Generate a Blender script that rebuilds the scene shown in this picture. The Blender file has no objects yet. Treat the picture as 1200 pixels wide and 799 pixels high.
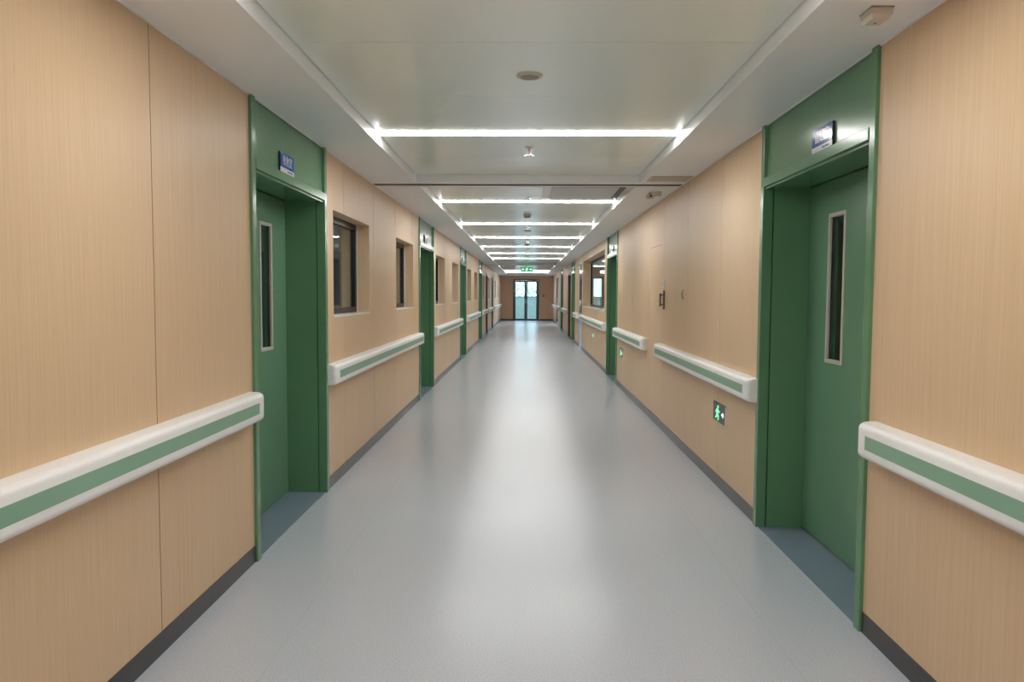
import bpy, bmesh, math, random
from mathutils import Vector, Matrix
random.seed(7)
S = bpy.context.scene
COL = S.collection

# ------------------------------------------------------------------ camera
F = 900.0
EYE = 1.45
cam_d = bpy.data.cameras.new('camera')
cam = bpy.data.objects.new('camera', cam_d); COL.objects.link(cam)
cam_d.sensor_fit = 'HORIZONTAL'; cam_d.sensor_width = 36.0; cam_d.lens = 36.0 * F / 1200.0
cam_d.clip_start = 0.05; cam_d.clip_end = 400
fw = Vector((17.3, 54.5, -F)).normalized()
rt = Vector((1, -0.005, 0)); rt = (rt - rt.dot(fw) * fw).normalized()
up = rt.cross(fw).normalized()
M3 = Matrix((rt, fw, up))
cam.matrix_world = Matrix.Translation((0, 0, EYE)) @ M3.to_4x4()
S.camera = cam

# ------------------------------------------------------------------ world, exposure
W = bpy.data.worlds.new('world'); S.world = W; W.use_nodes = True
bg = W.node_tree.nodes['Background']
bg.inputs[0].default_value = (0.58, 0.80, 1.0, 1); bg.inputs[1].default_value = 2.5
S.view_settings.view_transform = 'Standard'; S.view_settings.look = 'None'
S.view_settings.gamma = 1.0; S.view_settings.use_curve_mapping = False
S.view_settings.exposure = 1.05
STRIP = 15.0        # radiance of the corridor's ceiling lights
S.cycles.max_bounces = 10; S.cycles.diffuse_bounces = 7; S.cycles.glossy_bounces = 5
S.cycles.sample_clamp_indirect = 6.0
S.cycles.use_denoising = True

# ------------------------------------------------------------------ materials
def mat(name, col, rough=.5, metal=0, spec=.5, emit=None, es=0, trans=0, alpha=1, coat=0):
    m = bpy.data.materials.new(name); m.use_nodes = True
    b = m.node_tree.nodes['Principled BSDF']
    b.inputs['Base Color'].default_value = (*col, 1)
    b.inputs['Roughness'].default_value = rough
    b.inputs['Metallic'].default_value = metal
    b.inputs['Specular IOR Level'].default_value = spec
    b.inputs['Transmission Weight'].default_value = trans
    b.inputs['Coat Weight'].default_value = coat
    if emit: b.inputs['Emission Color'].default_value = (*emit, 1); b.inputs['Emission Strength'].default_value = es
    return m
def N(m, t, **k):
    n = m.node_tree.nodes.new(t)
    for a, v in k.items(): setattr(n, a, v)
    return n
def noise_mat(name, c1, c2, scale, rough, vec_scale=(1, 1, 1), detail=4, lo=.3, hi=.7, bump=0, spec=.5, r2=None, island=0):
    m = mat(name, c1, rough, spec=spec); L = m.node_tree.links; b = m.node_tree.nodes['Principled BSDF']
    tc = N(m, 'ShaderNodeTexCoord'); mp = N(m, 'ShaderNodeMapping'); mp.inputs['Scale'].default_value = vec_scale
    nz = N(m, 'ShaderNodeTexNoise'); nz.inputs['Scale'].default_value = scale; nz.inputs['Detail'].default_value = detail
    cr = N(m, 'ShaderNodeValToRGB'); cr.color_ramp.elements[0].position = lo; cr.color_ramp.elements[1].position = hi
    cr.color_ramp.elements[0].color = (*c1, 1); cr.color_ramp.elements[1].color = (*c2, 1)
    L.new(tc.outputs['Object'], mp.inputs[0]); L.new(mp.outputs[0], nz.inputs['Vector']); L.new(nz.outputs['Fac'], cr.inputs[0])
    out = cr.outputs[0]
    if island:
        g = N(m, 'ShaderNodeNewGeometry'); hs = N(m, 'ShaderNodeHueSaturation'); mr = N(m, 'ShaderNodeMapRange')
        mr.inputs['To Min'].default_value = 1 - island; mr.inputs['To Max'].default_value = 1 + island
        L.new(g.outputs['Random Per Island'], mr.inputs['Value']); L.new(mr.outputs[0], hs.inputs['Value'])
        L.new(out, hs.inputs['Color']); out = hs.outputs[0]
        # offset grain per panel
        ad = N(m, 'ShaderNodeVectorMath', operation='MULTIPLY_ADD'); cx = N(m, 'ShaderNodeCombineXYZ')
        L.new(g.outputs['Random Per Island'], cx.inputs[0]); L.new(g.outputs['Random Per Island'], cx.inputs[2])
        ad.inputs[1].default_value = (1, 1, 1); L.new(mp.outputs[0], ad.inputs[0])
        sc = N(m, 'ShaderNodeVectorMath', operation='SCALE'); sc.inputs['Scale'].default_value = 37.0
        L.new(cx.outputs[0], sc.inputs[0]); L.new(sc.outputs[0], ad.inputs[2]); L.new(ad.outputs[0], nz.inputs['Vector'])
    L.new(out, b.inputs['Base Color'])
    if bump:
        bp = N(m, 'ShaderNodeBump'); bp.inputs['Strength'].default_value = bump; bp.inputs['Distance'].default_value = .002
        L.new(nz.outputs['Fac'], bp.inputs['Height']); L.new(bp.outputs[0], b.inputs['Normal'])
    return m
def srgb(r, g, b):
    f = lambda c: (c/255/12.92) if c/255 <= .04045 else ((c/255+.055)/1.055)**2.4
    return (f(r), f(g), f(b))

WOOD = noise_mat('pale_oak_laminate', srgb(209, 179, 144), srgb(220, 192, 158), 1.0, .42, (120, 120, 2.2), 5, .25, .75, .05, .35, island=.02)
GREEN = noise_mat('green_enamel', srgb(94, 138, 104), srgb(98, 143, 108), 3.0, .2, detail=2, spec=.5)
GREEN_D = noise_mat('green_door_laminate', srgb(98, 139, 112), srgb(102, 144, 116), 2.0, .32, detail=2, spec=.45)
BORDER = noise_mat('ceiling_border_paint', srgb(238, 241, 244), srgb(241, 244, 247), 2.0, .42, spec=.4)
TRAY = noise_mat('ceiling_metal_panel', srgb(236, 244, 238), srgb(239, 247, 241), 1.5, .2, detail=2, spec=.6)
FLOORM = noise_mat('grey_vinyl', srgb(174, 181, 192), srgb(195, 201, 211), 160.0, .24, detail=6, lo=.35, hi=.65, bump=.04, spec=.42)
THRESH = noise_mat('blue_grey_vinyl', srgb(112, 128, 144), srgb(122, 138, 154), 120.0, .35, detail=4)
BASE = noise_mat('graphite_metal_skirting', srgb(52, 52, 54), srgb(60, 60, 62), 20, .3, spec=.6)
JOINT = mat('panel_joint_brown', srgb(92, 68, 46), .7)
GAP = mat('dark_gap', (.012, .011, .01), .8)
PLASTER = noise_mat('grey_plaster', srgb(150, 152, 150), srgb(160, 162, 160), 4, .8)
TEALP = noise_mat('teal_grey_paint', srgb(70, 92, 98), srgb(78, 100, 106), 4, .6)
BROWN = noise_mat('brown_wood_panel', srgb(196, 156, 128), srgb(208, 168, 140), 1.0, .4, (50, 50, 1.2), 5, .3, .7, .05)
BROWN_D = noise_mat('dark_brown_frame', srgb(92, 66, 46), srgb(104, 76, 54), 1.0, .35, (40, 40, 1.2))
BLACKF = mat('black_aluminium', srgb(34, 30, 30), .35, spec=.5)
FRAMEW = mat('pale_metal_frame', srgb(196, 194, 184), .35, spec=.6)
STEEL = mat('brushed_steel', (.62, .61, .59), .28, 1)
CHROME = mat('chrome', (.75, .75, .74), .15, 1)
WHITEP = mat('white_plastic', srgb(232, 230, 226), .38)
CREAM = mat('cream_plastic', srgb(205, 196, 182), .45)
GREYP = mat('grey_plastic', srgb(150, 148, 140), .5)
STRIPE = noise_mat('sage_green_insert', srgb(132, 172, 148), srgb(136, 176, 152), 6, .4)
RAILW = noise_mat('rail_white_vinyl', srgb(240, 242, 243), srgb(243, 245, 246), 30, .38)
BRONZE = mat('bronze_track', srgb(112, 98, 82), .4, .3)
BLUE = mat('sign_blue', srgb(0, 88, 172), .12, spec=.35)
SIGNW = mat('sign_white', srgb(225, 228, 235), .2)
SIGNK = mat('sign_edge_black', srgb(20, 20, 24), .4)
LAMP = mat('diffuser_light', (1, 1, 1), .5, emit=(1.0, .975, .94), es=STRIP)
LAMP2 = mat('diffuser_light_side_room', (1, 1, 1), .5, emit=(.93, .98, 1.0), es=14)
LAMP3 = mat('diffuser_light_left_room', (1, 1, 1), .5, emit=(.9, 1.0, 1.0), es=16)
EXITG = mat('exit_green_light', (.05, .6, .25), .4, emit=(.2, 1.0, .42), es=.8)
EXITP = mat('exit_panel_green', (.02, .25, .1), .4, emit=(.03, .42, .16), es=.35)
EXITW = mat('exit_white_light', (.9, 1, .9), .4, emit=(.8, 1, .85), es=.6)
DARKP = mat('dark_grey_plastic', srgb(74, 76, 76), .35)
def glass(name, tint=(1, 1, 1)):
    m = mat(name, tint, 0.0); nt = m.node_tree; L = nt.links
    out = nt.nodes['Material Output']; gl = N(m, 'ShaderNodeBsdfGlossy'); gl.inputs['Roughness'].default_value = .01
    tr = N(m, 'ShaderNodeBsdfTransparent'); tr.inputs[0].default_value = (*tint, 1); fr = N(m, 'ShaderNodeFresnel'); fr.inputs[0].default_value = 1.5
    mx = N(m, 'ShaderNodeMixShader'); ge = N(m, 'ShaderNodeNewGeometry'); mu = N(m, 'ShaderNodeMath', operation='MULTIPLY'); iv = N(m, 'ShaderNodeMath', operation='SUBTRACT'); iv.inputs[0].default_value = 1
    L.new(ge.outputs['Backfacing'], iv.inputs[1]); L.new(fr.outputs[0], mu.inputs[0]); L.new(iv.outputs[0], mu.inputs[1]); L.new(mu.outputs[0], mx.inputs[0]); L.new(tr.outputs[0], mx.inputs[1]); L.new(gl.outputs[0], mx.inputs[2])
    L.new(mx.outputs[0], out.inputs[0]); return m
GLASS = glass('window_glass', (.86, .9, .9))
GLASSC = glass('clear_door_glass', (.95, .98, .98))
LEAF = noise_mat('leaf_green', srgb(110, 140, 112), srgb(150, 172, 134), 5, .6)
BARK = noise_mat('bark', srgb(84, 74, 62), srgb(104, 92, 78), 8, .9)
PARA = noise_mat('pale_green_parapet', srgb(122, 140, 132), srgb(134, 150, 142), 5, .8)

# ------------------------------------------------------------------ helpers
class MB:
    """one mesh under construction"""
    def __init__(s): s.bm = bmesh.new(); s.mats = []
    def mi(s, m):
        if m not in s.mats: s.mats.append(m)
        return s.mats.index(m)
    def box(s, x0, x1, y0, y1, z0, z1, m, bev=0):
        x0, x1 = sorted((x0, x1)); y0, y1 = sorted((y0, y1)); z0, z1 = sorted((z0, z1))
        r = bmesh.ops.create_cube(s.bm, size=1, matrix=Matrix.LocRotScale(((x0+x1)/2, (y0+y1)/2, (z0+z1)/2), None, (x1-x0, y1-y0, z1-z0)))
        i = s.mi(m); vs = r['verts']; fs = {f for v in vs for f in v.link_faces}
        for f in fs: f.material_index = i
        if bev > 0:
            es = list({e for v in vs for e in v.link_edges})
            q = bmesh.ops.bevel(s.bm, geom=es, offset=bev, segments=2, affect='EDGES', profile=.5)
            for f in q['faces']: f.material_index = i
        return s
    def cyl(s, c, r1, r2, h, m, seg=24, axis='Z'):
        """cone from c (r1) to c + h along the axis (r2)"""
        rot = {'Z': Matrix.Identity(4), 'X': Matrix.Rotation(math.pi/2, 4, 'Y'), 'Y': Matrix.Rotation(-math.pi/2, 4, 'X')}[axis]
        off = {'Z': Vector((0, 0, h/2)), 'X': Vector((h/2, 0, 0)), 'Y': Vector((0, h/2, 0))}[axis]
        r = bmesh.ops.create_cone(s.bm, cap_ends=True, segments=seg, radius1=r1, radius2=r2, depth=abs(h), matrix=Matrix.Translation(Vector(c)+off) @ rot)
        i = s.mi(m)
        for f in {f for v in r['verts'] for f in v.link_faces}: f.material_index = i; f.smooth = len(f.verts) == 4
        return s
    def lathe(s, c, prof, m, seg=32):
        """prof: list of (r, z) relative to c"""
        i = s.mi(m); rings = []
        for r, z in prof:
            if r < 1e-6: rings.append([s.bm.verts.new((c[0], c[1], c[2]+z))])
            else: rings.append([s.bm.verts.new((c[0]+r*math.cos(2*math.pi*k/seg), c[1]+r*math.sin(2*math.pi*k/seg), c[2]+z)) for k in range(seg)])
        for a, b in zip(rings, rings[1:]):
            for k in range(seg):
                k2 = (k+1) % seg
                vs = [a[k % len(a)], a[k2 % len(a)], b[k2 % len(b)], b[k % len(b)]]
                u = []
                for v in vs:
                    if v not in u: u.append(v)
                if len(u) > 2:
                    f = s.bm.faces.new(u); f.material_index = i; f.smooth = True
        return s
    def poly(s, pts, thick, m):
        """flat polygon pts (3D) given thickness vector"""
        i = s.mi(m); t = Vector(thick)
        a = [s.bm.verts.new(p) for p in pts]; b = [s.bm.verts.new(Vector(p)+t) for p in pts]
        fs = [s.bm.faces.new(a), s.bm.faces.new(b[::-1])]
        for k in range(len(a)):
            k2 = (k+1) % len(a); fs.append(s.bm.faces.new((a[k], b[k], b[k2], a[k2])))
        for f in fs: f.material_index = i
        return s
    def loft(s, secs, m, cap=True, smooth=False):
        i = s.mi(m); R = [[s.bm.verts.new(p) for p in q] for q in secs]; n = len(R[0])
        for a, b in zip(R, R[1:]):
            for k in range(n):
                k2 = (k+1) % n; f = s.bm.faces.new((a[k], a[k2], b[k2], b[k])); f.material_index = i; f.smooth = smooth
        if cap:
            for q in (R[0], R[-1][::-1]):
                f = s.bm.faces.new(q); f.material_index = i
        return s
    def build(s, name, parent=None, loc=None):
        bmesh.ops.recalc_face_normals(s.bm, faces=s.bm.faces[:])
        me = bpy.data.meshes.new(name)
        if loc is not None: bmesh.ops.translate(s.bm, verts=s.bm.verts[:], vec=-Vector(loc))
        s.bm.to_mesh(me); s.bm.free()
        for m in s.mats: me.materials.append(m)
        o = bpy.data.objects.new(name, me); COL.objects.link(o)
        if loc is not None: o.location = loc
        if parent is not None: o.parent = parent
        return o
def tag(o, label=None, cat=None, group=None, kind=None):
    if label: o['label'] = label
    if cat: o['category'] = cat
    if group: o['group'] = group
    if kind: o['kind'] = kind
    return o
def empty(name, loc=(0, 0, 0), rz=0):
    o = bpy.data.objects.new(name, None); COL.objects.link(o); o.location = loc; o.rotation_euler = (0, 0, rz); o.empty_display_size = .1
    return o
def copy_tree(o, parent=None):
    c = o.copy(); COL.objects.link(c); c.parent = parent
    for ch in list(o.children): copy_tree(ch, c)
    return c

WX = 1.46          # half width of the corridor
ZC = EYE + 1.038   # border of the ceiling
ZT = EYE + 1.11    # raised centre of the ceiling
YB, YE = -3.0, 42.7
HEAD = 2.11
TH = .26           # wall thickness

# ------------------------------------------------------------------ doors, windows along the walls (outer y of frames)
L_DOORS = [(4.05, 5.56), (10.38, 12.0), (16.8, 18.4), (23.3, 24.9)]
R_DOORS = [(3.27, 4.83), (12.4, 13.98), (23.3, 24.9), (31.0, 32.6)]
L_BROWN = [(27.45, 28.55), (32.0, 33.2)]
R_BROWN = [(25.6, 27.0)]
L_WINS = [(5.78, 7.13), (8.57, 9.89), (12.3, 13.7), (15.05, 16.4), (18.75, 20.1), (21.3, 22.7), (25.2, 26.4), (28.95, 30.2), (35.0, 36.4), (38.2, 39.6)]
R_GLASS = [(20.35, 21.5), (35.6, 38.4)]
BIGWIN = (14.5, 20.1)
WZ0, WZ1 = 1.268, 2.09
BZ0, BZ1 = 1.14, 2.32
HID = (8.37, 9.16)

# ------------------------------------------------------------------ floor
fl = MB()
fl.box(-5, 5.4, YB-.2, YE+.3, -.1, 0, FLOORM)
tag(fl.build('floor'), kind='structure')
# welded seams of the sheet floor
sm = MB()
SEAM = mat('floor_weld_seam', srgb(178, 183, 186), .27)
for x in (-1.0, 1.06): sm.box(x-.0015, x+.0015, YB, YE, -.001, .0002, SEAM)
o = sm.build('floor_seam'); o.name = 'trim_1'; tag(o, kind='structure')

# ------------------------------------------------------------------ walls
def wall(side, name, openings, seams, yend):
    """side -1 / +1; openings (y0,y1,z0,z1,through?)"""
    w = MB()
    X = lambda d: side*(WX+d)
    ys = sorted({YB, yend} | set(seams) | {o[0] for o in openings} | {o[1] for o in openings})
    opn_edges = {o[0] for o in openings} | {o[1] for o in openings}
    def fills(a, b, top, only=None):
        mid = (a+b)/2; cuts = sorted([(o[2], o[3]) for o in openings if o[0] < mid < o[1] and (only is None or o[4])])
        z = 0.09 if only is None else 0; out = []
        for c in cuts:
            if c[0] > z + .001: out.append((z, c[0]))
            z = max(z, c[1])
        if z < top: out.append((z, top))
        return out
    for a, b in zip(ys, ys[1:]):
        if b-a < .004: continue
        a2 = a + (.003 if a in seams else 0); b2 = b - (.003 if b in seams else 0)
        for z0, z1 in fills(a, b, ZC+.01): w.box(X(0), X(.02), a2, b2, z0, z1, WOOD)
    ys2 = sorted({YB, yend} | {o[0] for o in openings if o[4]} | {o[1] for o in openings if o[4]})
    for a, b in zip(ys2, ys2[1:]):
        for z0, z1 in fills(a, b, 2.9, 1):
            w.box(X(.021), X(.024), a, b, z0, z1, GAP)
    for q in seams:
        if any(o[0]-.01 < q < o[1]+.01 and o[3] > 2.8 for o in openings): continue
        a, b = q-.0025, q+.0025
        for z0, z1 in fills(a, b, ZC): w.box(X(.0012), X(.02), a, b, z0, z1, JOINT)
    for a, b in zip(ys2, ys2[1:]):
        for z0, z1 in fills(a, b, 2.9, 1):
            w.box(X(.024), X(TH), a, b, z0, z1, PLASTER)
    return tag(w.build(name), kind='structure')
opL = [(a, b, 0, 9, 1) for a, b in L_DOORS] + [(a, b, 0, 2.2, 1) for a, b in L_BROWN] + [(a, b, WZ0, WZ1, 1) for a, b in L_WINS]
opR = [(a, b, 0, 9, 1) for a, b in R_DOORS] + [(a, b, 0, 2.2, 1) for a, b in R_BROWN] + [(a, b, 0, 2.3, 1) for a, b in R_GLASS] \
    + [(*BIGWIN, BZ0, BZ1, 1), (*HID, .09, 2.0, 0)]
# door openings are closed above by the transom, so cut to 2.9 only
opL = [(a, b, c, min(d, 2.9), t) for a, b, c, d, t in opL]; opR = [(a, b, c, min(d, 2.9), t) for a, b, c, d, t in opR]
def srange(a, b, st=1.2):
    r = []
    while a < b: r.append(round(a, 3)); a += st
    return r
sL = [-1.8, -.6, .6, 1.8, 2.99] + srange(6.13, 10.0) + srange(12.5, 16.7) + srange(18.95, 23.2) + srange(25.3, 27.4) + srange(29.2, 31.9) + srange(33.8, 42)
sR = [-1.6, -.3, .85, 2.05] + [5.83, 7.04, 8.25, 9.3, 10.6, 11.8] + srange(14.9, 20.2) + [22.0, 22.7] + srange(27.6, 30.9) + srange(33.4, 36) + srange(38.6, 42)
wall(-1, 'wall_left', opL, sL, YE)
wall(1, 'wall_right', opR, sR, YE)

# end wall with the glazed door opening
EDX0, EDX1, EDZ = -.755, .685, 2.29
e = MB()
for x0, x1, z0, z1 in ((-WX-TH, EDX0, 0, 2.9), (EDX1, WX+TH, 0, 2.9), (EDX0, EDX1, EDZ, 2.9)): e.box(x0, x1, YE, YE+.2, z0, z1, BROWN)
tag(e.build('wall_end'), kind='structure')
b = MB(); b.box(-5, 5.4, YB-.2, YB, 0, 2.9, WOOD); tag(b.build('wall_back'), kind='structure')

# skirtings
def skirt(side, name, gaps, n):
    s = MB(); y = YB
    for a, b in sorted(gaps) + [(YE, YE)]:
        if a > y: s.box(side*(WX-.004), side*(WX+.02), y, a, 0, .09, BASE)
        y = b
    return tag(s.build(name), kind='structure')
skirt(-1, 'baseboard_left', L_DOORS+L_BROWN, 1)
skirt(1, 'baseboard_right', R_DOORS+R_BROWN+R_GLASS, 2)
s = MB()
for x0, x1 in ((-WX+.004, EDX0), (EDX1, WX-.004)): s.box(x0, x1, YE-.012, YE+.001, 0, .09, BASE)
tag(s.build('baseboard_end'), kind='structure')

# ------------------------------------------------------------------ ceiling
c = MB()
for sd in (-1, 1):
    for a, b in ((YB, 7.32), (7.45, 27.55), (27.65, YE)):
        c.box(sd*1.04, sd*(WX+.02), a, b, ZC, ZC+.012, BORDER)
        c.box(sd*1.04, sd*1.052, a, b, ZC+.012, ZT+.02, BORDER)
trays = [(YB, 7.22), (7.50, 27.42), (27.75, 42.2)]
for a, b in ((7.22, 7.32), (7.45, 7.50), (27.42, 27.55), (27.65, 27.75), (42.2, YE)):
    c.box(-1.04, 1.04, a, b, ZC, ZC+.012, BORDER)
for y in (7.22, 27.42, 42.2): c.box(-1.04, 1.04, y, y+.012, ZC+.012, ZT+.02, BORDER)
for y in (7.50, 27.75): c.box(-1.04, 1.04, y-.012, y, ZC+.012, ZT+.02, BORDER)
ZS = [2.47, 5.37] + [9.28 + 2.9*k for k in range(7)] + [-.43] + [29.3, 33.0, 35.9, 38.8]  # light just past the second track added behind the lip, unseen, for brightness
DARK_AT = (26.68, 33.0)
ZS = sorted(ZS)
for a, b in trays:
    cuts = []; y = 5.37 - 2.9*3
    lights = [z for z in ZS if a < z < b]
    edges = [a+.012]
    for i, l in enumerate(lights):
        edges += [l-.071, l+.071]
    edges.append(b-.0)
    # panels between lights, each span split in three
    for k in range(0, len(edges), 2):
        y0, y1 = edges[k], edges[k+1]
        n = max(1, round((y1-y0)/.92))
        for q in range(n):
            p0 = y0+(y1-y0)*q/n; p1 = y0+(y1-y0)*(q+1)/n
            c.box(-1.036, 1.036, p0+.0015, p1-.0015, ZT, ZT+.012, TRAY)
c.box(-1.06, 1.06, YB, YE, ZT+.03, ZT+.04, GAP)
c.box(-5, 5.4, YB-.2, YE+.2, 2.9, 3.0, PLASTER)
tag(c.build('ceiling'), kind='structure')
# expansion tracks across the ceiling
for n, y in ((2, 7.32), (3, 27.55)):
    t = MB(); t.box(-WX, WX, y+.002, y+.02, ZC-.004, ZC+.03, BLACKF); t.box(-WX, WX, y+.02, y+(.128 if n == 2 else .098), ZC+.002, ZC+.02, BRONZE)
    t.box(-WX, WX, y+.05, y+.06, ZC-.004, ZC+.002, BRONZE)
    tag(t.build(f'trim_{n}'), kind='structure')
# bright shadow-gap bead along wall heads
for n, sd in ((4, -1), (5, 1)):
    t = MB(); t.box(sd*(WX-.006), sd*WX, YB, YE, ZC-.006, ZC, BORDER)
    tag(t.build(f'trim_{n}'), kind='structure')

# ------------------------------------------------------------------ doors
DEP = .28
def text_mesh(txt, size, m, name, parent, loc, rot, sx=1.0):
    cu = bpy.data.curves.new(name, 'FONT'); cu.body = txt; cu.size = size; cu.align_x = 'CENTER'; cu.align_y = 'CENTER'; cu.extrude = .0006
    to = bpy.data.objects.new(name, cu); COL.objects.link(to)
    me = bpy.data.meshes.new_from_object(to.evaluated_get(bpy.context.evaluated_depsgraph_get()))
    bpy.data.objects.remove(to); me.materials.clear(); me.materials.append(m)
    o = bpy.data.objects.new(name, me); COL.objects.link(o); o.parent = parent; o.location = loc; o.rotation_euler = rot; o.scale = (sx, 1, 1)
    return o
door_no = [0]
def green_door(side, y0, y1, label, near=False):
    door_no[0] += 1
    yc = (y0+y1)/2
    X = lambda d: side*(WX+d)
    r = empty(f'door_{door_no[0]}', (side*WX, yc, 0)); loc = Vector(r.location)
    tag(r, label, 'door', kind='structure')
    def part(mb, name, par=r, base=(0, 0, 0)):
        o = mb.build(name, par, None)
        # vertices are in world space: shift the mesh into the root's frame
        o.data.transform(Matrix.Translation(-loc)); return o
    f = MB()
    p = .055
    for a, b in ((y0, y0+p), (y1-p, y1)):
        f.box(X(-.016), X(.045), a, b, 0, ZC, GREEN, .003)
    # jamb lining beyond a small shadow groove
    for a, b in ((y0+.02, y0+p+.004), (y1-p-.004, y1-.02)):
        f.box(X(.05), X(DEP+.05), a, b, 0, HEAD, GREEN)
    f.box(X(.05), X(DEP+.05), y0+.02, y1-.02, HEAD, HEAD+.05, GREEN)
    part(f, 'door_frame')
    h = MB(); h.box(X(-.02), X(.045), y0+p, y1-p, HEAD, HEAD+.055, GREEN, .003); h.box(X(-.004), X(.04), y0+p, y1-p, HEAD-.012, HEAD, GREEN)
    part(h, 'head_trim')
    t = MB(); ym = y0 + (y1-y0)*.36
    t.box(X(.006), X(.05), y0+p, ym-.0012, HEAD+.055, ZC+.004, GREEN); t.box(X(.006), X(.05), ym+.0012, y1-p, HEAD+.055, ZC+.004, GREEN)
    part(t, 'transom_panel')
    l = MB(); d0, d1 = DEP-.01, DEP+.035; a, b = y0+p+.008, y1-p-.01
    vy1 = b-.2-.12; vy0 = vy1-.2; vz0, vz1 = 1.085, 1.9
    for q in ((a, vy0, .008, HEAD-.006), (vy1, b, .008, HEAD-.006), (vy0, vy1, .008, vz0), (vy0, vy1, vz1, HEAD-.006)):
        l.box(X(d0), X(d1), q[0], q[1], q[2], q[3], GREEN_D)
    leaf = part(l, 'door_leaf')
    k = MB(); w = .018
    for q in ((vy0-w, vy0+.004, vz0-w, vz1+w), (vy1-.004, vy1+w, vz0-w, vz1+w), (vy0, vy1, vz0-w, vz0+.004), (vy0, vy1, vz1-.004, vz1+w)):
        k.box(X(d0-.006), X(d0+.02), q[0], q[1], q[2], q[3], FRAMEW, .002)
    o = part(k, 'vision_frame', leaf); tag(o, 'pale metal frame of the narrow door window')
    kk = MB()
    for q in ((vy0+.004, vy0+.014, vz0+.004, vz1-.004), (vy1-.014, vy1-.004, vz0+.004, vz1-.004)): kk.box(X(d0+.008), X(d0+.022), q[0], q[1], q[2], q[3], BLACKF)
    part(kk, 'gasket', leaf)
    g = MB(); g.box(X(d0+.01), X(d0+.014), vy0, vy1, vz0, vz1, GLASS); part(g, 'vision_glass', leaf)
    hd = MB(); hy = a+.07
    hd.cyl((X(d0), hy, 1.04), .022, .022, -side*.012, CHROME, 20, 'X')
    hd.cyl((X(d0)-side*.01, hy, 1.04), .009, .009, -side*.04, CHROME, 12, 'X')
    hd.box(X(d0)-side*.04, X(d0)-side*.055, hy-.01, hy+.11, 1.032, 1.05, CHROME, .004)
    o = part(hd, 'door_handle', leaf); tag(o, 'chrome lever handle')
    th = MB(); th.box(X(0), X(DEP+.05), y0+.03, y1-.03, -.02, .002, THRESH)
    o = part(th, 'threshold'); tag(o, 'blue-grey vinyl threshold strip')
    return r
names = ['nearest green door on the left, blue room sign above it', 'second green door on the left, just past the two square windows', 'third green door on the left', 'fourth green door on the left']
for (a, b_), n in zip(L_DOORS, names): green_door(-1, a, b_, n)
names = ['nearest green door on the right with a tall narrow window', 'second green door on the right, beside the large interior window', 'third green door on the right', 'farthest green door on the right']
for (a, b_), n in zip(R_DOORS, names): green_door(1, a, b_, n)
def brown_door(side, y0, y1, label):
    door_no[0] += 1
    X = lambda d: side*(WX+d)
    r = empty(f'door_{door_no[0]}', (side*WX, (y0+y1)/2, 0)); T = Matrix.Translation(-Vector(r.location))
    tag(r, label, 'door', kind='structure')
    f = MB()
    for a, b in ((y0, y0+.06), (y1-.06, y1)): f.box(X(-.01), X(.2), a, b, 0, 2.2, BROWN_D, .003)
    f.box(X(-.01), X(.2), y0+.06, y1-.06, 2.12, 2.2, BROWN_D)
    f.build('door_frame', r).data.transform(T)
    l = MB(); l.box(X(.14), X(.18), y0+.063, y1-.063, .006, 2.117, BROWN_D)
    lf = l.build('door_leaf', r); lf.data.transform(T)
    h = MB(); h.cyl((X(.14), y0+.14, 1.04), .02, .02, -side*.05, CHROME, 12, 'X'); h.build('door_handle', lf).data.transform(T)
brown_door(-1, *L_BROWN[0], 'dark brown framed door on the left past the fourth green door')
brown_door(-1, *L_BROWN[1], 'farthest dark brown framed door on the left')
brown_door(1, *R_BROWN[0], 'brown framed door on the right past the third green door')
def glass_door(side, y0, y1, label):
    door_no[0] += 1
    X = lambda d: side*(WX+d)
    r = empty(f'door_{door_no[0]}', (side*WX, (y0+y1)/2, 0)); T = Matrix.Translation(-Vector(r.location))
    tag(r, label, 'door', kind='structure')
    f = MB()
    for a, b in ((y0, y0+.03), (y1-.03, y1)): f.box(X(-.004), X(.1), a, b, 0, 2.3, STEEL, .003)
    f.box(X(-.004), X(.1), y0+.03, y1-.03, 2.26, 2.3, STEEL)
    f.build('door_frame', r).data.transform(T)
    l = MB(); l.box(X(.004), X(.014), y0+.034, y1-.034, .01, 2.256, GLASSC); lf = l.build('glass_leaf', r); lf.data.transform(T)
    h = MB(); h.cyl((X(.004)-side*.04, y0+.14, .8), .012, .012, .5, STEEL, 12, 'Z')
    for z in (.86, 1.24): h.cyl((X(.004), y0+.14, z), .008, .008, -side*.04, STEEL, 10, 'X')
    h.build('pull_handle', lf).data.transform(T)
glass_door(1, *R_GLASS[0], 'clear glass door on the right past the large interior window')
glass_door(1, *R_GLASS[1], 'clear glass door near the far end on the right')
# flush wood closet door
door_no[0] += 1
r = empty(f'door_{door_no[0]}', (WX, sum(HID)/2, 0)); tag(r, 'flush wood closet door hidden in the right wall panels', 'door', kind='structure')
l = MB(); l.box(WX+.001, WX+.02, HID[0]+.004, HID[1]-.004, .094, 1.995, WOOD)
l.build('door_leaf', r).data.transform(Matrix.Translation(-Vector(r.location)))

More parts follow.
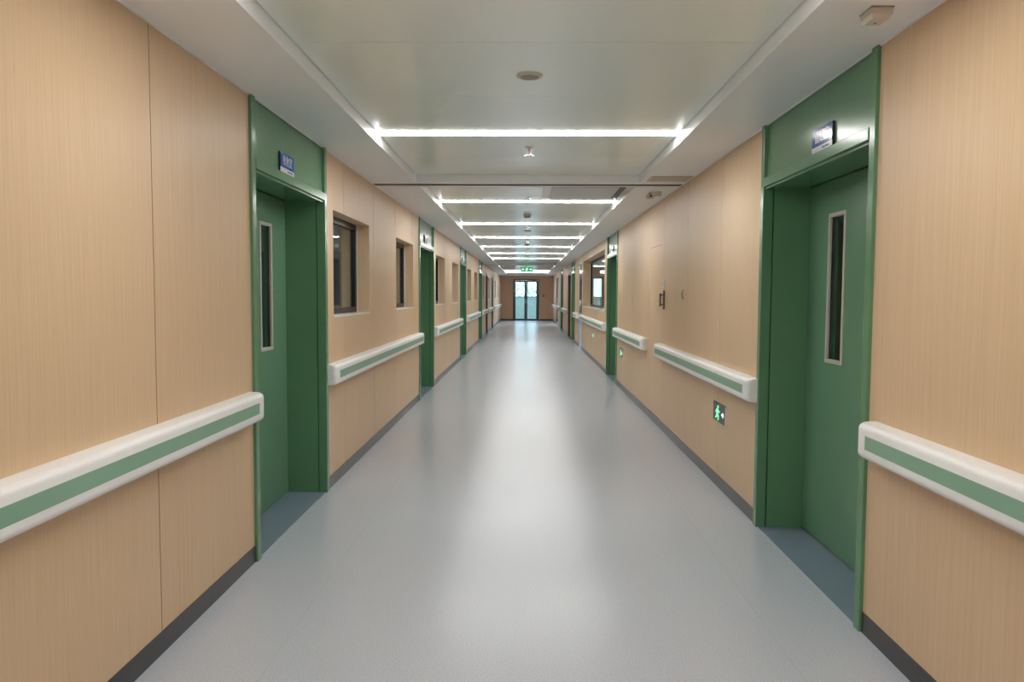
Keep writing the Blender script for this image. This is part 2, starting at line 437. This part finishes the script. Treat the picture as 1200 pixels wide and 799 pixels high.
# double glazed door at the end of the corridor
door_no[0] += 1
r = empty(f'door_{door_no[0]}', ((EDX0+EDX1)/2, YE, 0)); T = Matrix.Translation(-Vector(r.location))
tag(r, 'black framed double glass door at the far end of the corridor', 'door', kind='structure')
f = MB()
for x0, x1 in ((EDX0, EDX0+.06), (EDX1-.06, EDX1)): f.box(x0, x1, YE-.02, YE+.1, 0, EDZ, BLACKF)
f.box(EDX0+.06, EDX1-.06, YE-.02, YE+.1, EDZ-.06, EDZ, BLACKF); f.box(EDX0+.06, EDX1-.06, YE-.01, YE+.1, 0, .012, BLACKF)
f.build('door_frame', r).data.transform(T)
mid = (EDX0+EDX1)/2
for x0, x1, hx in ((EDX0+.063, mid-.002, mid-.05), (mid+.002, EDX1-.063, mid+.05)):
    l = MB()
    l.box(x0, x0+.07, YE+.01, YE+.06, .015, EDZ-.064, BLACKF); l.box(x1-.09, x1, YE+.01, YE+.06, .015, EDZ-.064, BLACKF)
    l.box(x0+.07, x1-.09, YE+.01, YE+.06, .015, .1, BLACKF); l.box(x0+.07, x1-.09, YE+.01, YE+.06, EDZ-.15, EDZ-.064, BLACKF)
    lf = l.build('door_leaf', r); lf.data.transform(T)
    g = MB(); g.box(x0+.07, x1-.09, YE+.03, YE+.036, .1, EDZ-.15, GLASSC); g.build('glass_pane', lf).data.transform(T)
    h = MB(); h.box(hx-.008, hx+.008, YE-.03, YE-.015, .95, 1.2, STEEL, .003); h.box(hx-.006, hx+.006, YE-.02, YE+.01, .97, .99, STEEL); h.box(hx-.006, hx+.006, YE-.02, YE+.01, 1.16, 1.18, STEEL)
    h.build('pull_handle', lf).data.transform(T)

# ------------------------------------------------------------------ windows
win_no = [0]
def window(side, y0, y1, z0, z1, dep, label, split=False):
    win_no[0] += 1
    X = lambda d: side*(WX+d)
    r = empty(f'window_{win_no[0]}', (side*WX, (y0+y1)/2, z0)); T = Matrix.Translation(-Vector(r.location))
    tag(r, label, 'window', kind='structure')
    v = MB(); t = .012
    v.box(X(.0), X(TH), y0, y0+t, z0, z1, WOOD); v.box(X(.0), X(TH), y1-t, y1, z0, z1, WOOD)
    v.box(X(.0), X(TH), y0+t, y1-t, z1-t, z1, WOOD)
    v.build('reveal', r).data.transform(T)
    s = MB(); s.box(X(-.004), X(TH), y0+t, y1-t, z0, z0+t, WHITEP); s.box(X(dep-.012), X(dep-.002), y1-t-.008, y1-t, z0+t, z1-t, WHITEP)
    o = s.build('sill', r); o.data.transform(T); tag(o, 'thin pale sill strip')
    f = MB(); w = .05; a, b, c0, c1 = y0+t, y1-t, z0+t, z1-t
    f.box(X(dep), X(dep+.05), a, a+w, c0, c1, BLACKF); f.box(X(dep), X(dep+.05), b-w, b, c0, c1, BLACKF)
    f.box(X(dep), X(dep+.05), a+w, b-w, c0, c0+w, BLACKF); f.box(X(dep), X(dep+.05), a+w, b-w, c1-w, c1, BLACKF)
    f.build('window_frame', r).data.transform(T)
    g = MB(); g.box(X(dep+.02), X(dep+.026), a+w, b-w, c0+w, c1-w, GLASS); g.build('glass_pane', r).data.transform(T)
ords = ['nearest', 'second', 'third', 'fourth', 'fifth', 'sixth', 'seventh', 'eighth', 'ninth', 'farthest']
for (a, b_), n in zip(L_WINS, ords): window(-1, a, b_, WZ0, WZ1, .12, f'{n} recessed black framed window in the left wood wall')
window(1, *BIGWIN, BZ0, BZ1, .2, 'large recessed interior window in the right wood wall')

# ------------------------------------------------------------------ side rooms
rm = MB()
rm.box(-4.9, -4.8, YB, YE, 0, 2.9, PLASTER); rm.box(-4.8, -WX-TH, 12.1, 12.2, 0, 2.9, PLASTER)
rm.box(-4.8, -WX-TH, 20.5, 20.6, 0, 2.9, PLASTER)
rm.box(-4.7, -2.87, 12.05, 12.1, 0, 2.1, TEALP)
rm.box(-4.9, -WX-TH, YE, YE+.2, 0, 2.9, PLASTER)
rm.box(-4.8, -WX-TH, YB, YE, 2.7, 2.72, PLASTER)
tag(rm.build('wall_left_room'), kind='structure')
rm = MB()
rm.box(5.2, 5.3, YB, 34.4, 0, 2.9, PLASTER); rm.box(5.2, 5.3, 41.9, YE, 0, 2.9, PLASTER); rm.box(5.2, 5.3, 34.4, 41.9, 0, .3, PLASTER)  # unseen outer wall left open to add daylight at the corridor end
rm.box(WX+TH, 5.2, 12.1, 12.2, 0, 2.9, BROWN)
# far wall of the nurse station with two glazed openings, first added for brightness
for x0, x1, z0, z1 in ((WX+TH, 2.05, 0, 2.7), (2.5, 2.85, 0, 2.7), (3.3, 5.2, 0, 2.7), (2.05, 2.5, 2.2, 2.7), (2.85, 3.3, 2.2, 2.7)):
    rm.box(x0, x1, 33.5, 33.6, z0, z1, BROWN)
rm.box(WX+TH, 5.2, YB, 33.6, 2.58, 2.60, TRAY)
rm.box(5.1, 5.4, 34, YE, 0, .01, PLASTER)
tag(rm.build('wall_right_room'), kind='structure')
for i, (x0, x1) in enumerate(((2.05, 2.5), (2.85, 3.3))):
    win_no[0] += 1
    r = empty(f'window_{win_no[0]}', ((x0+x1)/2, 33.5, 0)); T = Matrix.Translation(-Vector(r.location))
    tag(r, ['glazed panel added for brightness behind the glass door', 'bright glazed panel seen through the large interior window'][i], 'window', kind='structure')
    f = MB(); w = .05
    f.box(x0, x0+w, 33.48, 33.56, 0, 2.2, BLACKF); f.box(x1-w, x1, 33.48, 33.56, 0, 2.2, BLACKF); f.box(x0+w, x1-w, 33.48, 33.56, 2.15, 2.2, BLACKF); f.box(x0+w, x1-w, 33.48, 33.56, 0, .05, BLACKF)
    f.build('window_frame', r).data.transform(T)
    g = MB(); g.box(x0+w, x1-w, 33.5, 33.506, .05, 2.15, GLASSC); g.build('glass_pane', r).data.transform(T)

# ------------------------------------------------------------------ outside
t = MB(); t.box(-7, 7, YE+.3, 47, -.12, -.02, PARA); tag(t.build('terrace_floor'), kind='structure')
t = MB(); t.box(-7, 7, 46.6, 46.8, -.1, 1.3, PARA); t.box(-7, 7, 46.55, 46.85, 1.3, 1.34, PARA)
tag(t.build('wall_terrace'), kind='structure')
def tree(x, y, h, n, label):
    r = empty('tree', (x, y, -6)); tag(r, label, 'tree')
    k = MB(); k.cyl((0, 0, 0), .14, .05, h-.8, BARK, 10)
    for q in range(7):
        an = q*2.1; z0 = h-2.6+q*.25; k.loft([[(dx*.04, dy*.04, z0) for dx, dy in ((-1, -1), (1, -1), (1, 1), (-1, 1))],
            [(math.cos(an)*1.1+dx*.012, math.sin(an)*1.1+dy*.012, z0+.9) for dx, dy in ((-1, -1), (1, -1), (1, 1), (-1, 1))]], BARK)
    k.build('trunk', r)
    c = MB(); c.mi(LEAF)
    for q in range(n):
        while 1:
            p = Vector((random.uniform(-1, 1), random.uniform(-1, 1), random.uniform(-1, 1)))
            if .2 < p.length < 1: break
        p = Vector((p.x*1.5, p.y*1.3, p.z*1.4+h-1.2)); s_ = random.uniform(.05, .09)
        u = Vector((random.uniform(-1, 1), random.uniform(-1, 1), random.uniform(-1, 1))).normalized(); v = u.orthogonal().normalized()
        vs = [c.bm.verts.new(p+q_) for q_ in (-u*s_*1.6, v*s_*.6, u*s_*1.6, -v*s_*.6)]; c.bm.faces.new(vs)
    c.build('foliage', r)
tree(-.9, 50.5, 8.6, 800, 'thin leafy tree outside, seen through the left pane of the end door')
tree(1.1, 56.5, 9.0, 800, 'thin leafy tree outside, seen through the right pane of the end door')

# ------------------------------------------------------------------ handrails
RZ0, RZ1 = .783, .93
def rail_profile(d, inset=0):
    """closed section (depth from wall, z), rounded at the front top and bottom"""
    pts = []; r = min(.026, d*.9); z0, z1 = RZ0+inset, RZ1-inset
    pts.append((0, z0)); 
    for k in range(5):
        a = -math.pi/2 + k*math.pi/8; pts.append((d-r+r*math.cos(a), z0+r+r*math.sin(a)))
    for k in range(5):
        a = k*math.pi/8; pts.append((d-r+r*math.cos(a), z1-r+r*math.sin(a)))
    pts.append((0, z1)); return pts
def handrail(side, y0, y1, label):
    r = empty('handrail', (side*WX, (y0+y1)/2, 0)); T = Matrix.Translation(-Vector(r.location))
    tag(r, label, 'handrail', 'green striped white handrails along the corridor')
    D = .085; cap = .085
    sec = lambda y, d, i=0: [(side*(WX-p[0]), y, p[1]) for p in rail_profile(d, i)]
    m = MB(); m.loft([sec(y0+cap, D), sec(y1-cap, D)], RAILW); o = m.build('rail_body', r); o.data.transform(T)
    for f in o.data.polygons: f.use_smooth = len(f.vertices) == 4
    mod = o.modifiers.new('edge', 'EDGE_SPLIT'); mod.split_angle = math.radians(35)
    zc = (RZ0+RZ1)/2
    g = MB(); g.box(side*(WX-D+.004), side*(WX-D-.0008), y0+cap+.004, y1-cap-.004, zc-.028, zc+.028, STRIPE)
    o = g.build('green_stripe', r); o.data.transform(T); tag(o, 'sage green insert strip')
    for ya, sg in ((y0, 1), (y1, -1)):
        e = MB(); S_ = []
        S_.append(sec(ya+sg*(cap-.001), D)); R = .032
        for k in range(7):
            a = k*math.pi/12; S_.append(sec(ya+sg*(R-R*math.sin(a)), D-R+R*math.cos(a), 0))
        S_.append(sec(ya-sg*.0006, .004))
        e.loft(S_, RAILW, smooth=True); o = e.build('end_cap', r); o.data.transform(T)
        mod = o.modifiers.new('edge', 'EDGE_SPLIT'); mod.split_angle = math.radians(50)
    return r
L_RAILS = [(-2.4, 4.0), (5.54, 10.32), (12.02, 16.75), (18.45, 23.25), (24.95, 27.4), (28.65, 31.95), (33.3, 42.3)]
R_RAILS = [(-2.4, 3.2), (4.8, 8.34), (9.27, 12.35), (14.1, 20.2), (21.6, 23.25), (27.1, 30.95), (32.7, 35.55), (38.45, 42.3)]
lab = ['nearest handrail on the left wall, running out of frame', 'handrail under the two nearest square windows on the left', 'handrail on the left between second and third green doors', 'handrail on the left between third and fourth green doors', 'short handrail on the left past the fourth green door', 'handrail on the left between the two dark brown doors', 'farthest handrail on the left wall reaching the end']
for (a, b_), n in zip(L_RAILS, lab): handrail(-1, a, b_, n)
lab = ['nearest handrail on the right wall, running out of frame', 'handrail on the right above the lit exit sign near the first green door', 'short handrail on the right just before the second green door', 'handrail on the right below the large interior window', 'very short handrail on the right after the glass door', 'handrail on the right past the brown framed door', 'handrail on the right past the farthest green door', 'farthest handrail on the right wall reaching the end']
for (a, b_), n in zip(R_RAILS, lab): handrail(1, a, b_, n)

# ------------------------------------------------------------------ ceiling lights
OPAL = mat('opal_diffuser_off', (.8, .8, .8), .4)
def strip_light(lit=True):
    r = empty('ceiling_light')
    f = MB(); 
    for s_ in (-1, 1): f.box(-1.034, 1.034, s_*.07, s_*.062, .0, .02, WHITEP)
    f.box(-1.034, 1.034, -.062, .062, .012, .02, WHITEP)
    f.build('light_housing', r)
    d = MB(); d.box(-1.03, 1.03, -.061, .061, -.005, .01, LAMP if lit else OPAL); o = d.build('diffuser', r); tag(o, 'glowing white diffuser' if lit else 'unlit white diffuser')
    return r
proto = strip_light(); dark = None
words_ = ['', '', '', 'second', 'third', 'fourth', 'fifth', 'sixth', 'seventh', 'eighth', 'ninth', 'tenth', 'eleventh', 'twelfth']
for i, y in enumerate(ZS):
    off = any(abs(y-q) < .1 for q in DARK_AT)
    if off:
        if dark is None: dark = o = strip_light(False)
        else: o = copy_tree(dark)
    else: o = proto if i == 0 else copy_tree(proto)
    o.location = (0, y, ZT)
    if y < 2: lb = 'linear ceiling light behind the viewpoint'
    elif y < 4: lb = 'linear ceiling light directly overhead'
    elif y < 6: lb = 'longest bright linear ceiling light, nearest in view'
    elif not off: lb = f'{words_[i]} lit linear ceiling light from the viewer'
    else: lb = f'unlit linear ceiling light at the far end, {words_[i]} from the viewer'
    tag(o, lb, 'ceiling light', 'linear ceiling lights along the corridor')

# lights of the side rooms
q = 0
for x, y, w_, lb in ((3.3, 16.5, 1.6, 'nearest ceiling light in the room behind the large interior window'), (3.3, 21, 1.6, 'second ceiling light in the room behind the large interior window'),
                (3.3, 25.5, 1.6, 'third ceiling light in the room behind the large interior window'), (3.3, 30, 1.6, 'farthest ceiling light in the room behind the large interior window'),
                (3.3, 5, 1.6, 'ceiling light in the room behind the nearest right door'),
                (-3.2, 5.2, 1.2, 'ceiling light in the left room behind the nearest window'), (-3.0, 9.6, 1.2, 'second ceiling light in the left room behind the nearest windows'), (-3.2, 14, 1.2, 'ceiling light in the left room behind the third window'), (-3.2, 26, 1.2, 'ceiling light in the far left room')):
    r = empty('room_light', (x, y, 2.58 if x > 0 else 2.7)); tag(r, lb, 'ceiling light')
    f = MB(); f.box(-w_/2-.02, w_/2+.02, -.09, .09, -.02, 0, WHITEP); f.build('light_housing', r)
    f = MB(); f.box(-w_/2, w_/2, -.075, .075, -.026, -.0201, LAMP2 if x > 0 else LAMP3); f.build('diffuser', r)

# ------------------------------------------------------------------ ceiling fittings
r = empty('round_ceiling_fitting', (.008, 3.97, ZT)); tag(r, 'flat round grey ceiling fitting, nearest on the ceiling centre line', 'speaker')
m = MB(); m.lathe((0, 0, 0), [(.066, 0), (.066, -.006), (.06, -.012), (.05, -.012), (.047, -.008)], CREAM); m.build('rim', r)
m = MB(); m.lathe((0, 0, 0), [(.047, -.008), (.03, -.011), (0, -.013)], GREYP); m.build('grille', r)
def sprinkler():
    r = empty('sprinkler')
    m = MB(); m.lathe((0, 0, 0), [(.03, 0), (.03, -.003), (.022, -.008), (.01, -.009), (.009, -.028), (0, -.028)], CHROME, 20); m.build('escutcheon', r)
    m = MB()
    for s_ in (-1, 1):
        m.loft([[(s_*x+dx*.002, dy*.002, z) for dx, dy in ((-1, -1), (1, -1), (1, 1), (-1, 1))] for x, z in ((.007, -.026), (.014, -.036), (.012, -.05), (.002, -.057))], CHROME)
    m.cyl((0, 0, -.052), .002, .002, .024, mat('red_bulb', (.6, .05, .03), .2), 8)
    m.build('frame_arms', r)
    m = MB(); m.lathe((0, 0, 0), [(0, -.056), (.02, -.057), (.022, -.06), (0, -.06)], CHROME, 16)
    for k in range(8):
        a = k*math.pi/4; m.box(math.cos(a)*.026-.003, math.cos(a)*.026+.003, math.sin(a)*.026-.003, math.sin(a)*.026+.003, -.061, -.0585, CHROME)
    m.build('deflector', r)
    return r
pr = sprinkler(); k = 0
for y, lb in ((5.85, 'chrome pendant sprinkler just past the nearest ceiling light'), (8.9, 'chrome sprinkler beside the ceiling air panel'), (12.4, 'third pendant sprinkler along the ceiling centre line'),
              (15.6, 'fourth pendant sprinkler along the ceiling centre line'), (18.8, 'fifth pendant sprinkler along the ceiling centre line'), (22.2, 'sixth pendant sprinkler along the ceiling centre line')):
    o = pr if k == 0 else copy_tree(pr); k += 1; o.location = (.012, y, ZT); o.scale = (1.15, 1.15, 1.15)
    tag(o, lb, 'sprinkler', 'sprinklers on the ceiling centre line')
def detector():
    r = empty('smoke_detector')
    m = MB(); m.lathe((0, 0, 0), [(.055, 0), (.055, -.012), (.05, -.02)], CREAM); m.build('mounting_base', r)
    m = MB(); m.lathe((0, 0, 0), [(.05, -.02), (.046, -.04), (.03, -.05), (0, -.053)], GREYP); m.build('detector_head', r)
    return r
pd = detector(); k = 0
for y, lb in ((10.75, 'round smoke detector between the second and third ceiling lights'), (16.9, 'farther round smoke detector under the fifth ceiling light')):
    o = pd if k == 0 else copy_tree(pd); k += 1; o.location = (.0, y, ZT); tag(o, lb, 'smoke detector', 'smoke detectors on the ceiling')
r = empty('round_ceiling_fitting', (.008, 13.5, ZT)); tag(r, 'farther flat round ceiling fitting between the third and fourth lights', 'speaker')
m = MB(); m.lathe((0, 0, 0), [(.066, 0), (.066, -.006), (.06, -.012), (.0, -.012)], GREYP); m.build('rim', r)

# cream box detector near the top right, with bevelled edges
r = empty('ceiling_sensor', (1.268, 2.89, ZC)); tag(r, 'cream box sensor on the ceiling border above the nearest right door', 'sensor')
r.scale = (.82, .92, 1); m = MB(); m.box(-.05, .05, -.055, .055, -.005, 0, GREYP); m.build('base_plate', r)
m = MB(); m.loft([[(-.046, -.052, -.005), (.046, -.052, -.005), (.046, .052, -.005), (-.046, .052, -.005)], [(-.046, -.052, -.026), (.046, -.052, -.026), (.046, .052, -.026), (-.046, .052, -.026)],
    [(-.036, -.042, -.040), (.036, -.042, -.040), (.036, .042, -.040), (-.036, .042, -.040)]], CREAM)
bd = m.build('housing', r)
m = MB(); m.cyl((0, .012, -.0405), .005, .004, -.002, DARKP, 12); m.build('indicator', bd)
# twin box fitting beyond the track
r = empty('twin_ceiling_camera', (1.30, 7.82, ZC)); tag(r, 'pair of small grey box fittings on the right ceiling border past the track', 'camera')
m = MB(); m.box(-.04, .045, -.03, .03, -.045, 0, CREAM, .004); m.build('mounting_box', r)
m = MB(); m.cyl((-.05, .1, -.02), .014, .014, .02, GREYP, 12); m.box(-.085, -.015, .06, .17, -.055, -.018, CREAM, .006); m.cyl((-.05, .06, -.036), .012, .012, -.006, DARKP, 12, 'Y')
m.build('camera_body', r)
m = MB(); m.box(-.03, -.01, .02, .075, -.04, -.03, GREYP); m.build('arm', r)

# return air grille in the right border, before the track
r = empty('ceiling_vent', (1.265, 6.94, ZC)); tag(r, 'slim return air grille in the right ceiling border before the track', 'vent')
m = MB(); a, b_ = .18, .14
for x0, x1, y0, y1 in ((-a, a, -b_, -b_+.02), (-a, a, b_-.02, b_), (-a, -a+.02, -b_+.02, b_-.02), (a-.02, a, -b_+.02, b_-.02)): m.box(x0, x1, y0, y1, -.008, 0, CREAM)
m.build('frame', r)
m = MB(); m.box(-a+.02, a-.02, -b_+.02, b_-.02, -.0015, 0, GAP); m.build('backing', r)
m = MB()
for k in range(9): y = -b_+.035+k*.026; m.box(-a+.02, a-.02, y-.009, y+.009, -.006, -.002, CREAM)
o = m.build('louvre', r)

PANELG = mat('pale_grey_panel', srgb(196, 200, 202), .4)
# air supply cassette in the raised ceiling past the track
r = empty('air_supply_panel', (.60, 8.25, ZT)); tag(r, 'square air supply panel in the raised ceiling just past the track', 'vent')
m = MB(); a, b_ = .43, .62
m.box(-a, a, -b_, b_, -.012, 0, WHITEP, .003); m.build('frame', r)
m = MB(); m.box(-a+.08, a-.1, -b_+.25, b_-.06, -.026, -.012, PANELG, .003); m.build('centre_panel', r)
m = MB()
for k in range(26): y = -b_+.06+k*.044; m.box(a-.085, a-.02, y, y+.022, -.018, -.012, DARKP)
m.build('side_louvre', r)
m = MB()
for k in range(12): x = -a+.09+k*.055; m.box(x, x+.03, -b_+.06, -b_+.2, -.018, -.012, CHROME)
m.build('front_louvre', r)

# ------------------------------------------------------------------ signs
def man(mb, m, ox, s_, P, thick):
    """running figure; P maps (u, v) to 3D"""
    Q = lambda pts: mb.poly([P(ox+u*s_, v*s_) for u, v in pts], thick, m)
    Q([(.06+.1*math.cos(k*math.pi/5), .86+.1*math.sin(k*math.pi/5)) for k in range(10)])
    Q([(-.06, .74), (.1, .70), (.02, .38), (-.16, .42)])
    Q([(.06, .70), (.1, .62), (.28, .52), (.38, .60), (.34, .66), (.26, .62)])
    Q([(-.08, .74), (-.3, .66), (-.38, .46), (-.3, .44), (-.22, .58), (-.04, .62)])
    Q([(-.12, .42), (.02, .42), (.22, .28), (.16, .04), (.06, .04), (.08, .22), (-.1, .3)])
    Q([(-.16, .42), (-.04, .40), (-.14, .2), (-.4, .1), (-.44, .2), (-.24, .26)])
def room_sign(side, yc, txt, en, label, w=.26, h=.115, lowz=HEAD+.06):
    X0 = side*(WX+.006)
    r = empty('room_sign', (X0, yc, lowz)); tag(r, label, 'sign', 'blue room signs above the green doors')
    s = -side
    m = MB(); m.box(0, s*.010, -w/2-.001, w/2+.001, -.001, h+.001, SIGNK); m.build('backing_plate', r)
    m = MB(); m.box(s*.010, s*.0125, -w/2, w/2, h*.24, h, BLUE); m.build('blue_face', r)
    m = MB(); m.box(s*.010, s*.0125, -w/2, w/2, 0, h*.24, SIGNW); m.build('white_strip', r)
    rot = (math.pi/2, 0, math.pi/2 if side < 0 else -math.pi/2)
    text_mesh(txt, h*.56, SIGNW, 'lettering', r, (s*.0128, 0, h*.60), rot, .95)
    text_mesh(en, h*.15, BLUE, 'small_lettering', r, (s*.0128, (.05 if side < 0 else -.05)*w/.26, h*.12), rot)
    return r
room_sign(-1, 4.68, '抢救室', 'Rescue Room', 'blue room sign above the nearest left door, dark left edge')
room_sign(1, 3.88, '值班室', 'Duty Room', 'blue room sign above the nearest right door, crossed by a glare')
for sd, a, lb in ((-1, 11.1, 'small blue sign above the second left door'), (-1, 17.5, 'small blue sign above the third left door'), (-1, 24.0, 'small blue sign above the fourth left door'),
                  (1, 13.2, 'small blue sign above the second right door'), (1, 24.0, 'small blue sign above the third right door'), (1, 31.7, 'small blue sign above the farthest right door')):
    room_sign(sd, a, '值班室', 'Duty Room', lb)

def low_exit(y0, y1, z0, z1, label):
    r = empty('exit_sign', (WX, (y0+y1)/2, z0)); tag(r, label, 'exit sign', 'low green exit signs on the right wall')
    w, h = (y1-y0), z1-z0
    m = MB(); m.box(-.012, 0, -w/2, w/2, 0, h, DARKP, .002); pl = m.build('face_plate', r)
    m = MB(); m.box(-.014, 0, -w/2-.012, -w/2-.001, 0, h, WHITEP); m.build('side_edge', r)
    m = MB(); P = lambda u, v: (-.0125, -u*1.25, .008+v)      # u to the right as seen = towards -y
    man(m, EXITG, -.03, h*.86, P, (-.002, 0, 0))
    o = m.build('running_man_symbol', r); tag(o, 'glowing green running man'); m = MB()
    A = lambda pts: m.poly([P(.062+u, h*.42+v) for u, v in pts], (-.002, 0, 0), EXITW)
    A([(0.035, .02), (.035, .006), (.05, .006), (.05, -.006), (.035, -.006), (0.035, -.02), (-.005, 0)])
    o = m.build('arrow_symbol', r); tag(o, 'glowing white arrow')
low_exit(5.57, 5.93, .50, .64, 'lit green exit sign low on the right wall under the handrail')
low_exit(11.55, 11.95, .50, .64, 'farther lit exit sign low on the right wall before the second right door')
low_exit(16.6, 17.0, .50, .64, 'small low exit sign on the right wall below the large interior window')

r = empty('hanging_exit_sign', (.0, 27.2, 2.41)); tag(r, 'green exit sign hanging from the ceiling near the far end', 'exit sign')
m = MB(); m.box(-.22, .22, -.015, .015, -.15, 0, EXITP, .003); m.build('sign_box', r)
for x in (-.15, .15): m = MB(); m.cyl((x, 0, 0), .004, .004, ZT-2.41, CHROME, 8); m.build('suspension_rod', r)
m = MB(); P = lambda u, v: (u, -.0155, -.14+v)
man(m, EXITW, 0, .13, P, (0, -.002, 0))
m.build('running_man_symbol', r)
for s_ in (-1, 1):
    m = MB(); m.poly([(s_*x, -.0155, z) for x, z in ((.19, -.075), (.13, -.04), (.13, -.065), (.09, -.065), (.09, -.085), (.13, -.085), (.13, -.11))], (0, -.002, 0), EXITW)
    m.build('arrow_symbol', r)

# ------------------------------------------------------------------ wall fittings
r = empty('light_switch', (WX, 8.20, 1.57)); tag(r, 'white switch plate beside the flush closet door, right wall', 'switch')
m = MB(); m.box(-.01, 0, -.045, .045, -.045, .045, WHITEP, .003); m.build('plate', r)
m = MB(); m.box(-.014, -.01, -.012, .012, -.025, .025, WHITEP, .001); m.build('rocker', r)
r = empty('door_lock', (WX, 8.20, 1.30)); tag(r, 'dark vertical lock plate under the white switch, right wall', 'lock')
m = MB(); m.box(-.012, 0, -.03, .03, 0, .2, BRONZE, .003); m.build('lock_plate', r)
m = MB(); m.box(-.05, -.035, -.02, .02, .03, .17, DARKP, .004)
for z in (.045, .145): m.box(-.036, -.012, -.006, .006, z, z+.012, DARKP)
m.build('grip', r)
r = empty('wall_hook', (WX, 7.22, 1.41)); tag(r, 'small metal letter-like fitting on the right wall left of the seam', 'hook')
m = MB(); m.box(-.006, 0, -.02, .02, .07, .10, STEEL, .002); m.box(-.006, 0, -.02, .02, 0, .03, STEEL, .002); m.build('mounting_plate', r)
m = MB(); m.box(-.012, -.006, -.006, .006, .01, .09, STEEL, .002); m.cyl((-.006, 0, .05), .012, .012, -.012, STEEL, 12, 'X'); m.build('catch', r)
r = empty('door_release_button', (.93, YE, 1.38)); tag(r, 'small black door release box right of the end glass door', 'button')
m = MB(); m.box(-.045, .045, -.025, 0, -.06, .06, DARKP, .004); m.build('housing', r)
m = MB(); m.cyl((0, -.025, 0), .02, .018, -.008, GREYP, 16, 'Y'); m.build('button', r)
